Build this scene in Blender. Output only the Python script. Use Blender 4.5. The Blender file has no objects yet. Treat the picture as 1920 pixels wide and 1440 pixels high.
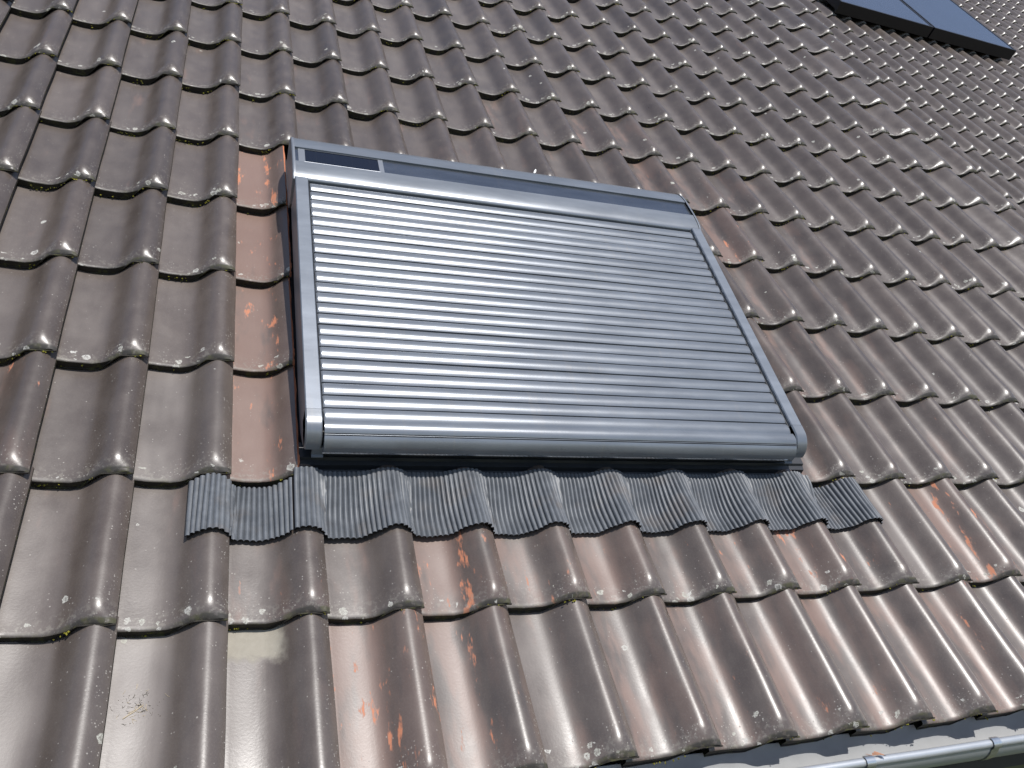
import bpy, math, random
from mathutils import Matrix, Vector, noise as mnoise

random.seed(7)
sc = bpy.context.scene
COL = sc.collection
R_ = math.radians

# ------------------------------------------------------------------ frame of the roof
PITCH = R_(40)
M = Matrix.Rotation(PITCH, 4, 'X')               # roof coords (u along eave, v up slope, n off the roof) -> world
MI = M.inverted()
W, L = 0.2, 0.3582                               # cover width / cover length of one tile
CAMP = Vector((-0.0523, -0.8199, 1.5548))        # camera in roof coords
CR = Matrix(((0.935893, -0.207637, 0.284591), (0.045488, -0.729852, -0.682090), (0.349336, 0.651309, -0.673618)))
FPX = 1514.0

# ------------------------------------------------------------------ camera
cam = bpy.data.cameras.new('camera')
cam.sensor_width = 36.0
cam.lens = FPX / 1920 * 36
cam.clip_start = 0.05
cam.clip_end = 2000
camo = bpy.data.objects.new('camera', cam)
COL.objects.link(camo)
rot = Matrix((CR[0], -CR[1], -CR[2])).transposed().to_4x4()
camo.matrix_world = M @ Matrix.Translation(CAMP) @ rot
sc.camera = camo

# ------------------------------------------------------------------ world + sun
S_ROOF = Vector((0.150, 0.265, 0.95)).normalized()   # towards the sun, roof coords
S_W = (M.to_3x3() @ S_ROOF).normalized()
elev = math.asin(S_W.z)
azim = math.atan2(S_W.x, S_W.y)
world = bpy.data.worlds.new('World')
sc.world = world
world.use_nodes = True
wn = world.node_tree
wn.nodes.clear()
sky = wn.nodes.new('ShaderNodeTexSky')
sky.sky_type = 'NISHITA'
sky.sun_disc = False
sky.sun_elevation = elev
sky.sun_rotation = azim
sky.air_density = 1.0
sky.dust_density = 1.0
bg = wn.nodes.new('ShaderNodeBackground')
bg.inputs['Strength'].default_value = 0.135
wo = wn.nodes.new('ShaderNodeOutputWorld')
wn.links.new(sky.outputs[0], bg.inputs[0])
wn.links.new(bg.outputs[0], wo.inputs[0])
sun = bpy.data.lights.new('sun', 'SUN')
sun.energy = 4.8
sun.angle = R_(0.53)
sun.color = (1.0, 0.970, 0.935)
suno = bpy.data.objects.new('sun', sun)
COL.objects.link(suno)
suno.rotation_euler = S_W.to_track_quat('Z', 'Y').to_euler()
suno.location = S_W * 20

sc.view_settings.view_transform = 'Standard'
sc.view_settings.look = 'None'
sc.view_settings.gamma = 1.0
sc.view_settings.use_curve_mapping = False
sc.view_settings.exposure = 0.0
sc.cycles.max_bounces = 5
sc.cycles.diffuse_bounces = 2
sc.cycles.glossy_bounces = 3
sc.cycles.transmission_bounces = 2
sc.cycles.use_adaptive_sampling = True
sc.cycles.adaptive_threshold = 0.02

# ------------------------------------------------------------------ helpers
def project(P):
    """roof coords -> photograph pixel, depth"""
    q = CR @ (Vector(P) - CAMP)
    if q.z < 0.05:
        return None
    return (FPX * q.x / q.z + 960, FPX * q.y / q.z + 720, q.z)

def ray_plane(x, y, n):
    r = CR.transposed() @ Vector(((x - 960) / FPX, (y - 720) / FPX, 1))
    return CAMP + r * ((n - CAMP.z) / r.z)

def interp(pts, x):
    if x <= pts[0][0]: return pts[0][1]
    for (a, fa), (b, fb) in zip(pts, pts[1:]):
        if x <= b:
            return fa + (fb - fa) * (x - a) / (b - a)
    return pts[-1][1]

def smooth_interp(pts, x):
    """monotone-ish cubic through the points"""
    n = len(pts)
    if x <= pts[0][0]: return pts[0][1]
    if x >= pts[-1][0]: return pts[-1][1]
    d = [(pts[i + 1][1] - pts[i][1]) / (pts[i + 1][0] - pts[i][0]) for i in range(n - 1)]
    def m(i):
        if i == 0: return d[0]
        if i == n - 1: return d[-1]
        a, b = d[i - 1], d[i]
        return 0 if a * b <= 0 else 2 * a * b / (a + b)
    for i in range(n - 1):
        if x <= pts[i + 1][0]:
            h = pts[i + 1][0] - pts[i][0]
            q = (x - pts[i][0]) / h
            return ((2*q**3 - 3*q*q + 1) * pts[i][1] + (q**3 - 2*q*q + q) * h * m(i)
                    + (-2*q**3 + 3*q*q) * pts[i + 1][1] + (q**3 - q*q) * h * m(i + 1))

class MB:
    """collects faces for one mesh"""
    def __init__(s): s.v = []; s.f = []; s.m = []; s.uv = []; s.seed = []
    def quad_grid(s, rows, mat=0, uvs=None, flip=False):
        b = len(s.v); nc = len(rows[0])
        for j, r in enumerate(rows):
            for i, p in enumerate(r):
                s.v.append(tuple(p)); s.uv.append(uvs[j][i] if uvs else (0.5, 0.5))
        for j in range(len(rows) - 1):
            for i in range(nc - 1):
                q = (b + j*nc + i, b + j*nc + i + 1, b + (j+1)*nc + i + 1, b + (j+1)*nc + i)
                s.f.append(q[::-1] if flip else q); s.m.append(mat)
    def poly(s, pts, mat=0):
        b = len(s.v)
        for p in pts: s.v.append(tuple(p)); s.uv.append((0.5, 0.5))
        s.f.append(tuple(range(b, b + len(pts)))); s.m.append(mat)
    def box(s, lo, hi, mat=0, fn=None):
        b = len(s.v)
        for z in (lo[2], hi[2]):
            for y in (lo[1], hi[1]):
                for x in (lo[0], hi[0]):
                    p = (x, y, z)
                    s.v.append(tuple(fn(p)) if fn else p); s.uv.append((0.5, 0.5))
        for q in ((0,2,3,1),(4,5,7,6),(0,1,5,4),(2,6,7,3),(0,4,6,2),(1,3,7,5)):
            s.f.append(tuple(b + i for i in q)); s.m.append(mat)
    def prism(s, prof, u0, u1, mat=0, fn=None, nseg=1):
        """closed profile [(a,b)] swept along u"""
        b = len(s.v); n = len(prof)
        for k in range(nseg + 1):
            u = u0 + (u1 - u0) * k / nseg
            for a, c in prof:
                p = (u, a, c)
                s.v.append(tuple(fn(p)) if fn else p); s.uv.append((0.5, 0.5))
        for k in range(nseg):
            for i in range(n):
                j = (i + 1) % n
                s.f.append((b + k*n + i, b + (k+1)*n + i, b + (k+1)*n + j, b + k*n + j)); s.m.append(mat)
        s.f.append(tuple(b + i for i in range(n))); s.m.append(mat)
        s.f.append(tuple(b + nseg*n + i for i in reversed(range(n)))); s.m.append(mat)
    def tube(s, pts, rad, sides=6, mat=0, cap=True):
        pts = [Vector(p) for p in pts]
        rads = rad if isinstance(rad, (list, tuple)) else [rad] * len(pts)
        b = len(s.v)
        for k, p in enumerate(pts):
            d = (pts[min(k+1, len(pts)-1)] - pts[max(k-1, 0)]).normalized()
            a = d.orthogonal().normalized(); c = d.cross(a)
            if k and a.dot(pa) < 0: a, c = -a, -c
            if k:
                a = (pa - d * pa.dot(d)).normalized(); c = d.cross(a)
            pa = a
            for i in range(sides):
                t = 2*math.pi*i/sides
                q = p + (a*math.cos(t) + c*math.sin(t)) * rads[k]
                s.v.append(tuple(q)); s.uv.append((0.5, 0.5))
        for k in range(len(pts) - 1):
            for i in range(sides):
                j = (i+1) % sides
                s.f.append((b+k*sides+i, b+k*sides+j, b+(k+1)*sides+j, b+(k+1)*sides+i)); s.m.append(mat)
        if cap:
            s.f.append(tuple(b + i for i in reversed(range(sides)))); s.m.append(mat)
            e = b + (len(pts)-1)*sides
            s.f.append(tuple(e + i for i in range(sides))); s.m.append(mat)
    def mesh(s, name, mats, smooth=35):
        me = bpy.data.meshes.new(name)
        me.from_pydata(s.v, [], s.f)
        for m in mats: me.materials.append(m)
        me.polygons.foreach_set('material_index', s.m)
        ul = me.uv_layers.new(name='UVMap')
        idx = [0] * len(me.loops); me.loops.foreach_get('vertex_index', idx)
        flat = [0.0] * (2 * len(idx))
        for i, vi in enumerate(idx):
            flat[2*i], flat[2*i+1] = s.uv[vi]
        ul.data.foreach_set('uv', flat)
        if s.seed:
            a = me.attributes.new('tile_seed', 'FLOAT', 'POINT')
            a.data.foreach_set('value', s.seed)
        if smooth:
            me.polygons.foreach_set('use_smooth', [True] * len(me.polygons))
            me.set_sharp_from_angle(angle=R_(smooth))
        me.update()
        return me

def link(name, data, parent=None, mat4=None, **props):
    o = bpy.data.objects.new(name, data)
    COL.objects.link(o)
    if parent is not None: o.parent = parent
    if mat4 is not None:
        if parent is None: o.matrix_world = mat4
        else: o.matrix_local = mat4
    for k, v in props.items(): o[k] = v
    return o

def build(name, mb, mats, parent=None, smooth=35, mat4=None, **props):
    if not isinstance(mats, (list, tuple)): mats = [mats]
    return link(name, mb.mesh(name, mats, smooth), parent, mat4, **props)

# ------------------------------------------------------------------ node helper
class NT:
    def __init__(s, name):
        s.mat = bpy.data.materials.new(name); s.mat.use_nodes = True
        s.t = s.mat.node_tree; s.t.nodes.clear()
        s.out = s.t.nodes.new('ShaderNodeOutputMaterial')
        s.p = s.t.nodes.new('ShaderNodeBsdfPrincipled')
        s.t.links.new(s.p.outputs[0], s.out.inputs[0])
    def n(s, typ, **kw):
        nd = s.t.nodes.new(typ)
        for k, v in kw.items(): setattr(nd, k, v)
        return nd
    def set(s, sock, v):
        if isinstance(v, bpy.types.NodeSocket): s.t.links.new(v, sock)
        elif v is not None:
            if sock.type == 'RGBA' and len(v) == 3: v = (*v, 1)
            sock.default_value = v
    def math(s, op, a, b=None, c=None, clamp=False):
        nd = s.n('ShaderNodeMath', operation=op, use_clamp=clamp)
        for i, v in enumerate((a, b, c)):
            if v is not None: s.set(nd.inputs[i], v)
        return nd.outputs[0]
    def vmath(s, op, a, b=None):
        nd = s.n('ShaderNodeVectorMath', operation=op)
        s.set(nd.inputs[0], a)
        if b is not None: s.set(nd.inputs[1], b)
        return nd.outputs[0]
    def noise(s, vec, scale, detail=3, rough=0.55, dist=0.0):
        nd = s.n('ShaderNodeTexNoise')
        s.set(nd.inputs['Vector'], vec)
        nd.inputs['Scale'].default_value = scale; nd.inputs['Detail'].default_value = detail
        nd.inputs['Roughness'].default_value = rough; nd.inputs['Distortion'].default_value = dist
        return nd.outputs[0]
    def voro(s, vec, scale, rnd=1.0):
        nd = s.n('ShaderNodeTexVoronoi')
        s.set(nd.inputs['Vector'], vec); nd.inputs['Scale'].default_value = scale
        nd.inputs['Randomness'].default_value = rnd
        return nd.outputs['Distance'], nd.outputs['Color']
    def step(s, x, a, b, o0=0.0, o1=1.0):
        nd = s.n('ShaderNodeMapRange', interpolation_type='SMOOTHSTEP')
        s.set(nd.inputs[0], x); s.set(nd.inputs[1], a); s.set(nd.inputs[2], b)
        nd.inputs[3].default_value = o0; nd.inputs[4].default_value = o1
        return nd.outputs[0]
    def mix(s, f, a, b):
        nd = s.n('ShaderNodeMix', data_type='RGBA')
        s.set(nd.inputs['Factor'], f)
        s.set([i for i in nd.inputs if i.name == 'A' and i.type == 'RGBA'][0], a)
        s.set([i for i in nd.inputs if i.name == 'B' and i.type == 'RGBA'][0], b)
        return [o for o in nd.outputs if o.type == 'RGBA'][0]
    def mixf(s, f, a, b):
        nd = s.n('ShaderNodeMix', data_type='FLOAT')
        s.set(nd.inputs[0], f); s.set(nd.inputs[2], a); s.set(nd.inputs[3], b)
        return nd.outputs[0]
    def bump(s, h, strength=0.3, dist=0.001, normal=None):
        nd = s.n('ShaderNodeBump')
        nd.inputs['Strength'].default_value = strength; nd.inputs['Distance'].default_value = dist
        s.set(nd.inputs['Height'], h)
        if normal is not None: s.set(nd.inputs['Normal'], normal)
        return nd.outputs[0]
    def sep(s, vec):
        nd = s.n('ShaderNodeSeparateXYZ'); s.set(nd.inputs[0], vec); return nd.outputs
    def fin(s, color, rough=0.5, metal=0.0, normal=None, spec=None, coat=None):
        s.set(s.p.inputs['Base Color'], color); s.set(s.p.inputs['Roughness'], rough)
        s.set(s.p.inputs['Metallic'], metal)
        if normal is not None: s.set(s.p.inputs['Normal'], normal)
        if spec is not None: s.set(s.p.inputs['Specular IOR Level'], spec)
        if coat is not None: s.set(s.p.inputs['Coat Weight'], coat)
        return s.mat

# ------------------------------------------------------------------ materials
def mat_tile(name, lichen_amt=1.0):
    T = NT(name)
    uv = T.sep(T.n('ShaderNodeUVMap', uv_map='UVMap').outputs[0])
    t, y = uv[0], uv[1]
    obj = T.n('ShaderNodeTexCoord').outputs['Object']
    pos = T.n('ShaderNodeNewGeometry').outputs['Position']
    rnd = T.math('ADD', T.n('ShaderNodeObjectInfo').outputs['Random'],
                 T.n('ShaderNodeAttribute', attribute_name='tile_seed').outputs['Fac'])
    rnd = T.math('FRACT', T.math('MULTIPLY', rnd, 7.31))
    rnd2 = T.math('FRACT', T.math('MULTIPLY', rnd, 13.7))
    wear = T.n('ShaderNodeAttribute', attribute_type='OBJECT', attribute_name='wear').outputs['Fac']
    dust = T.n('ShaderNodeAttribute', attribute_type='OBJECT', attribute_name='dust').outputs['Fac']
    off = T.n('ShaderNodeCombineXYZ'); T.set(off.inputs[0], T.math('MULTIPLY', rnd, 31.0)); T.set(off.inputs[1], T.math('MULTIPLY', rnd2, 17.0))
    loc = T.vmath('ADD', obj, off.outputs[0])
    stre = T.vmath('MULTIPLY', loc, (1.0, 0.28, 1.0))
    # glaze
    n1 = T.noise(loc, 14, 3, 0.6)
    n2 = T.noise(stre, 40, 3, 0.5)
    base = T.mix(T.step(n1, 0.2, 0.85), (0.064, 0.049, 0.041), (0.096, 0.076, 0.064))
    base = T.mix(T.math('MULTIPLY', T.step(n2, 0.35, 0.75), 0.4), base, (0.050, 0.036, 0.030))
    grit = T.noise(loc, 240, 2, .7)
    base = T.mix(T.math('MULTIPLY', T.step(grit, .45, .75), .35), base, (0.125, 0.105, 0.090))
    tone = T.math('ADD', 0.84, T.math('MULTIPLY', rnd2, 0.30))
    base = T.vmath('SCALE', base); base.node.inputs['Scale'].default_value = 1
    T.set(base.node.inputs['Scale'], tone)
    # grey bloom lying in the pans
    bloom = T.math('MULTIPLY', T.step(T.noise(stre, 11, 2, 0.6), 0.22, 0.85), T.math('ADD', 0.14, T.math('MULTIPLY', dust, 0.62)))
    pan = T.step(T.math('ADD', t, T.math('MULTIPLY', T.math('SUBTRACT', T.noise(stre, 18, 2), .5), .10)), .58, .42)
    bloom = T.math('MULTIPLY', T.math('ADD', bloom, T.math('ADD', .16, T.math('MULTIPLY', dust, .15))), T.math('ADD', .34, T.math('MULTIPLY', pan, .58)))
    base = T.mix(bloom, base, (0.190, 0.165, 0.147))
    # bleached pinkish clay shining through
    pn = T.noise(stre, 16, 3, 0.62)
    pat = T.n('ShaderNodeAttribute', attribute_type='OBJECT', attribute_name='pink').outputs['Fac']
    pth = T.math('SUBTRACT', T.math('SUBTRACT', 0.70, T.math('MULTIPLY', wear, 0.28)), T.math('MULTIPLY', pat, 0.40))
    pink = T.math('MULTIPLY', T.step(pn, pth, T.math('ADD', pth, 0.24)), T.math('ADD', 0.42, T.math('MULTIPLY', pat, 0.26)))
    pink = T.math('MULTIPLY', pink, T.math('ADD', .35, T.math('MULTIPLY', pan, .65)))
    base = T.mix(pink, base, (0.235, 0.140, 0.106))
    # bare orange clay
    on = T.noise(T.vmath('ADD', stre, (3.3, 1.7, 0.0)), 34, 4, 0.65)
    oth = T.math('SUBTRACT', 0.785, T.math('MULTIPLY', wear, 0.168))
    lefty = T.math('ADD', T.math('MULTIPLY', T.step(t, .13, .0), .055), T.math('MULTIPLY', T.math('MULTIPLY', T.step(t, .38, .48), T.step(t, .62, .52)), .045))
    on = T.math('ADD', on, T.math('MULTIPLY', lefty, T.step(wear, .3, .7)))
    orange = T.step(on, oth, T.math('ADD', oth, 0.085))
    base = T.mix(T.math('MULTIPLY', orange, 0.82), base, (0.52, 0.19, 0.095))
    # small pale specks, thick on the roll's right flank and at the foot
    vd, vc = T.voro(loc, 190)
    vcx = T.sep(vc)
    gate = T.math('ADD', T.math('MULTIPLY', T.step(t, 0.84, 0.97), 0.55), T.math('MULTIPLY', T.step(y, 0.30, 0.03), 0.5))
    gate = T.math('MULTIPLY', T.math('ADD', gate, 0.045), T.step(T.noise(loc, 20, 1), 0.38, 0.62))
    sp = T.math('MULTIPLY', T.math('LESS_THAN', vcx[0], gate), T.step(vd, T.math('ADD', 0.12, T.math('MULTIPLY', vcx[1], 0.35)), 0.08))
    base = T.mix(T.math('MULTIPLY', sp, 0.75), base, (0.36, 0.335, 0.30))
    # lichen rosettes at the foot of the pan
    wob = T.vmath('ADD', loc, T.vmath('SCALE', T.n('ShaderNodeTexNoise').outputs[1]))
    wn_ = wob.node.inputs[1].links[0].from_node; wn_.inputs['Scale'].default_value = 0.011
    nz = wn_.inputs[0].links[0].from_node; nz.inputs['Scale'].default_value = 120; T.set(nz.inputs['Vector'], loc)
    ld, lc = T.voro(wob, 46)
    lcx = T.sep(lc)
    zone = T.math('MULTIPLY', T.step(y, 0.15, 0.05), T.step(t, 0.92, 0.70))
    zone = T.math('MULTIPLY', zone, T.step(T.noise(loc, 9, 1), 0.36, 0.60))
    zone = T.math('ADD', T.math('MULTIPLY', zone, 0.95 * lichen_amt), 0.005)
    has = T.math('LESS_THAN', lcx[0], zone)
    lr = T.math('ADD', 0.13, T.math('MULTIPLY', T.math('MULTIPLY', lcx[1], lcx[1]), 0.42))
    disc = T.math('MULTIPLY', has, T.step(ld, lr, T.math('SUBTRACT', lr, 0.06)))
    core = T.step(ld, T.math('MULTIPLY', lr, 0.62), T.math('MULTIPLY', lr, 0.40))
    crumb = T.step(T.noise(loc, 520, 2), 0.30, 0.55)
    lich = T.math('MULTIPLY', T.math('MULTIPLY', disc, T.math('SUBTRACT', 1.0, T.math('MULTIPLY', core, 0.45))), crumb)
    base = T.mix(T.math('MULTIPLY', lich, 0.9), base, T.mix(lcx[2], (0.50, 0.49, 0.45), (0.40, 0.40, 0.34)))
    alg_shade = T.math('MULTIPLY', T.step(T.math('SUBTRACT', y, T.math('MULTIPLY', T.step(t, .5, .7), .010)), .030, .012), T.math('ADD', .45, T.math('MULTIPLY', T.step(t, .45, .7), .5)))  # algae at the foot, deepened on the noses to paint in their dark reflection
    alg_shade = T.math('MULTIPLY', alg_shade, T.step(T.noise(loc, 70, 3), .22, .48))
    crust = T.math('MULTIPLY', T.math('MULTIPLY', T.step(T.noise(loc, 95, 4, .7), .50, .62), T.step(y, .17, .02)), .5)
    base = T.mix(crust, base, (0.225, 0.205, 0.172))
    alg_shade = T.math('MULTIPLY', alg_shade, T.math('SUBTRACT', 1.0, T.math('MULTIPLY', lich, .8)))
    base = T.mix(alg_shade, base, T.mix(T.step(T.noise(pos, 45, 2), .45, .65), (0.022, 0.019, 0.015), (0.046, 0.044, 0.016)))
    cream = T.n('ShaderNodeAttribute', attribute_type='OBJECT', attribute_name='cream').outputs['Fac']
    cm = T.math('MULTIPLY', cream, T.math('MULTIPLY', T.step(T.math('ADD', y, T.math('MULTIPLY', T.math('SUBTRACT', T.noise(loc, 30, 4), .5), .16)), .76, .84), T.step(T.math('ADD', t, T.math('MULTIPLY', T.noise(loc, 40, 2), .1)), .66, .54)))
    base = T.mix(T.math('MULTIPLY', cm, .70), base, T.mix(T.noise(loc, 60, 3), (0.28, 0.255, 0.20), (0.40, 0.37, 0.30)))
    # roughness
    rg = T.math('ADD', 0.32, T.math('MULTIPLY', T.math('SUBTRACT', n1, 0.5), 0.24))
    rg = T.math('ADD', rg, T.math('MULTIPLY', bloom, 0.20))
    rg = T.mixf(pink, rg, 0.47)
    dull = T.math('MAXIMUM', T.math('MAXIMUM', orange, lich), sp)
    rg = T.mixf(T.math('MAXIMUM', dull, T.math('MAXIMUM', T.math('MULTIPLY', alg_shade, .8), cm)), rg, 0.85)
    peel = T.noise(pos, 190, 3, 0.6)
    h = T.math('ADD', T.math('MULTIPLY', peel, 0.6), T.math('MULTIPLY', T.noise(stre, 55, 1), 0.5))
    nb = T.bump(h, 0.24, 0.0011)
    return T.fin(base, rg, 0, nb, 0.72)

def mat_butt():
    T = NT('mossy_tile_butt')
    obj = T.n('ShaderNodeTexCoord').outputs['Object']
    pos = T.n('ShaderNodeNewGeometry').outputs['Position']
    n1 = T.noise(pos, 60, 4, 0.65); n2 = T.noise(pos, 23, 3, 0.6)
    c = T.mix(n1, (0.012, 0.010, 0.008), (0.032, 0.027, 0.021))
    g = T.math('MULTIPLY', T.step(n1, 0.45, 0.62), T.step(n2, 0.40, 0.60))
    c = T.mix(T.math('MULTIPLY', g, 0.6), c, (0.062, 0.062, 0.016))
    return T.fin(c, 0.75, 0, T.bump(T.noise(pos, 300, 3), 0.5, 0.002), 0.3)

def mat_clay():
    T = NT('raw_cut_clay')
    pos = T.n('ShaderNodeNewGeometry').outputs['Position']
    c = T.mix(T.noise(pos, 60, 4), (0.36, 0.12, 0.06), (0.55, 0.22, 0.12))
    return T.fin(c, 0.9, 0, T.bump(T.noise(pos, 400, 3), 0.6, 0.002), 0.2)

def mat_simple(name, col, rough=0.5, metal=0.0, var=0.12, scale=12, bump=0.0, bscale=200, spec=None, rvar=0.06):
    T = NT(name)
    pos = T.n('ShaderNodeNewGeometry').outputs['Position']
    nz = T.noise(pos, scale, 4, 0.6)
    a = tuple(c * (1 - var) for c in col); b = tuple(min(1, c * (1 + var)) for c in col)
    c = T.mix(nz, a, b)
    r = T.math('ADD', rough - rvar, T.math('MULTIPLY', T.noise(pos, scale * 3, 4), 2 * rvar))
    nb = T.bump(T.noise(pos, bscale, 3), bump, 0.001) if bump else None
    return T.fin(c, r, metal, nb, spec)

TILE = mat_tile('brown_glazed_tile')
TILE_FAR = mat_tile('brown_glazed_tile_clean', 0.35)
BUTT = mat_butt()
CLAY = mat_clay()
def mat_alu(name, col, rough, metal):
    T = NT(name)
    pos = T.n('ShaderNodeNewGeometry').outputs['Position']
    obj = T.n('ShaderNodeTexCoord').outputs['Object']
    nz = T.noise(T.vmath('MULTIPLY', obj, (0.25, 1, 1)), 18, 5, 0.65)
    c = T.mix(T.step(nz, 0.3, 0.75), tuple(x * 0.88 for x in col), tuple(x * 1.07 for x in col))
    drip = T.noise(T.vmath('MULTIPLY', obj, (1, .06, .06)), 60, 4, .6)
    c = T.mix(T.math('MULTIPLY', T.step(drip, .55, .75), .22), c, (0.27, 0.255, 0.235))
    sp, sc_ = T.voro(obj, 95)
    spec = T.math('MULTIPLY', T.math('LESS_THAN', T.sep(sc_)[0], 0.018), T.step(sp, 0.10, 0.05))
    c = T.mix(T.math('MULTIPLY', spec, 0.6), c, (0.16, 0.15, 0.13))
    r = T.math('ADD', rough - 0.05, T.math('MULTIPLY', nz, 0.13))
    return T.fin(c, r, metal, T.bump(T.noise(obj, 900, 2), 0.10, 0.0006), 0.5)
ALU = mat_alu('silver_grey_lacquer', (0.205, 0.222, 0.245), 0.285, 0.42)
ALU_RAIL = mat_alu('silver_grey_rail', (0.195, 0.215, 0.245), 0.36, 0.40)
ALU_BAND = mat_alu('brushed_band', (0.20, 0.22, 0.25), 0.24, 0.92)
POLISH = mat_simple('polished_strip', (0.75, 0.75, 0.76), 0.18, 1.0, 0.05)
BLACKF = mat_simple('black_flashing', (0.020, 0.022, 0.026), 0.45, 0.0, 0.3, 30)
CAPG = mat_simple('grey_end_cap', (0.20, 0.215, 0.24), 0.42, 0.4, 0.04)
def mat_cell():
    T = NT('solar_cell_glass')
    obj = T.n('ShaderNodeTexCoord').outputs['Object']
    s = T.sep(obj)
    st = T.math('PINGPONG', s[0], 0.028)
    c = T.mix(T.step(st, 0.0, 0.0012), (0.014, 0.016, 0.022), (0.008, 0.010, 0.018))
    return T.fin(c, 0.12, 0, None, 0.5)
CELL = mat_cell()
def mat_apron():
    T = NT('pleated_apron_grey')
    pos = T.n('ShaderNodeNewGeometry').outputs['Position']
    nz = T.noise(pos, 26, 5, 0.65)
    c = T.mix(T.step(nz, 0.3, 0.75), (0.084, 0.092, 0.103), (0.130, 0.139, 0.151))
    n2 = T.noise(pos, 11, 4, 0.6)
    c = T.mix(T.math('MULTIPLY', T.step(n2, 0.52, 0.72), 0.45), c, (0.15, 0.13, 0.115))
    return T.fin(c, 0.46, 0, T.bump(T.noise(pos, 260, 3), 0.25, 0.001), 0.45)
APRON = mat_apron()
ZINC = mat_simple('zinc_gutter', (0.47, 0.485, 0.50), 0.42, 0.55, 0.10, 9, 0.1, 120)
ZINC_IN = mat_simple('weathered_gutter_floor', (0.29, 0.292, 0.288), 0.75, 0.0, 0.18, 14, 0.3, 90)
GALV = mat_simple('galvanised_clip', (0.62, 0.63, 0.63), 0.30, 0.9, 0.1, 20)
PGLASS = mat_simple('collector_glass', (0.062, 0.072, 0.100), 0.08, 0.0, 0.1, 3, spec=1.0, rvar=0.02)
PFRAME = mat_simple('black_collector_frame', (0.010, 0.010, 0.012), 0.4, 0.0, 0.1, 3)
DECK = mat_simple('dark_underlay', (0.03, 0.028, 0.026), 0.9, 0.0, 0.2, 8)
RENDERW = mat_simple('olive_wall', (0.13, 0.13, 0.06), 0.9, 0.0, 0.18, 4, 0.3, 60)
MORT = mat_simple('olive_joint', (0.20, 0.20, 0.12), 0.9, 0.0, 0.15, 6)
FASCIA = mat_simple('dark_fascia_board', (0.05, 0.045, 0.04), 0.8, 0.0, 0.2, 8)
MOSS = None

# ------------------------------------------------------------------ the interlocking tile
PROF = [(0, -.0490), (.08, -.0520), (.16, -.0541), (.27, -.0552), (.37, -.0544), (.43, -.0518), (.49, -.0464), (.54, -.0388), (.59, -.0294), (.64, -.0196),
        (.69, -.0110), (.735, -.0046), (.775, -.0011), (.815, 0.0), (.855, -.0011), (.89, -.0040), (.93, -.0092), (.97, -.0162), (1.0, -.0228)]
PAN = .056
LIP = [(0, -.0530), (.44, -.0530), (.66, -.0030), (.70, -.0003), (1.0, 0.0)]
CREST = 0.026; TILT = 0.0245
def prof(t): return smooth_interp(PROF, t)
def tile_z(t, y, nose=True):
    """height over the plane of the noses; y is measured from this tile's own foot"""
    p = prof(t)
    z = CREST + p - TILT * y / L
    if nose:
        k = max(0, min(1, (p + PAN) / PAN))
        k = k*k*(3-2*k)
        yn = .0065 + .0420 * k; D = .0030 + .0190 * k
        if t > .86: D *= max(.25, 1 - (t - .86) / .10 * .75)
        if y < yn:
            q = 1 - y / yn
            z -= D * (.55 * q ** 2.2 + .45 * (1 - math.sqrt(max(0, 1 - q * q * .995))))
    return z
def surf(u, v):
    """top of the tile field at (u, v), roof coords (no nose)"""
    t = (u / W) % 1.0
    y = v % L
    return tile_z(t, y, False)

def tile_mb(ts, ys, t0=0.0, t1=1.0, cut_l=False, cut_r=False, mb=None, fn=None, back=0.03, seed=None):
    own = mb or MB()
    b0 = len(own.v)
    tt = [t0 + (t1 - t0) * q for q in ts]
    f = fn or (lambda p: p)
    rows, uvs = [], []
    for y in ys:
        rows.append([f(((t - 1) * W, y, tile_z(t, y))) for t in tt]); uvs.append([(t, y / L) for t in tt])
    own.quad_grid(rows, 0, uvs)
    # bull nose -> ledge -> lip -> underside
    a = rows[0]
    fr = [[f(((t - 1) * W, 0.0, tile_z(t, 0))) for t in tt],
          [f(((t - 1) * W, 0.0006, interp(LIP, t) + .0042)) for t in tt]]
    lg = [fr[1], [f(((t - 1) * W, -0.0022, interp(LIP, t) + .0036)) for t in tt],
          [f(((t - 1) * W, -0.0022, interp(LIP, t) + .0006)) for t in tt],
          [f(((t - 1) * W, 0.0450, interp(LIP, t) + .0006)) for t in tt]]
    own.quad_grid(fr, 1, flip=True); own.quad_grid(lg, 1, flip=True)
    # flanks
    for side, cut in ((0, cut_l), (1, cut_r)):
        t = tt[-1] if side else tt[0]
        th = 0.016 if cut else 0.007
        yy = ys if cut or side else None
        if yy is None: continue
        top = [f(((t - 1) * W, y, tile_z(t, y))) for y in yy]
        bot = [f(((t - 1) * W + (0.0 if cut else 0.0008), y, tile_z(t, y, False) - th)) for y in yy]
        if cut and side:
            rg = random.Random(5)
            ch = [f(((t - 1) * W + .0048 + rg.uniform(-.0014, .0014), y, tile_z(t, y) - .0035)) for y in yy]
            own.quad_grid([top, ch], 2); top = ch
            bot = [f(((t - 1) * W + .0050, y, tile_z(t, y, False) - th)) for y in yy]
        own.quad_grid([top, bot], 2 if cut else 1, flip=bool(side) is False)
    if seed is not None:
        own.seed += [seed] * (len(own.v) - b0)
    return own

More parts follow.
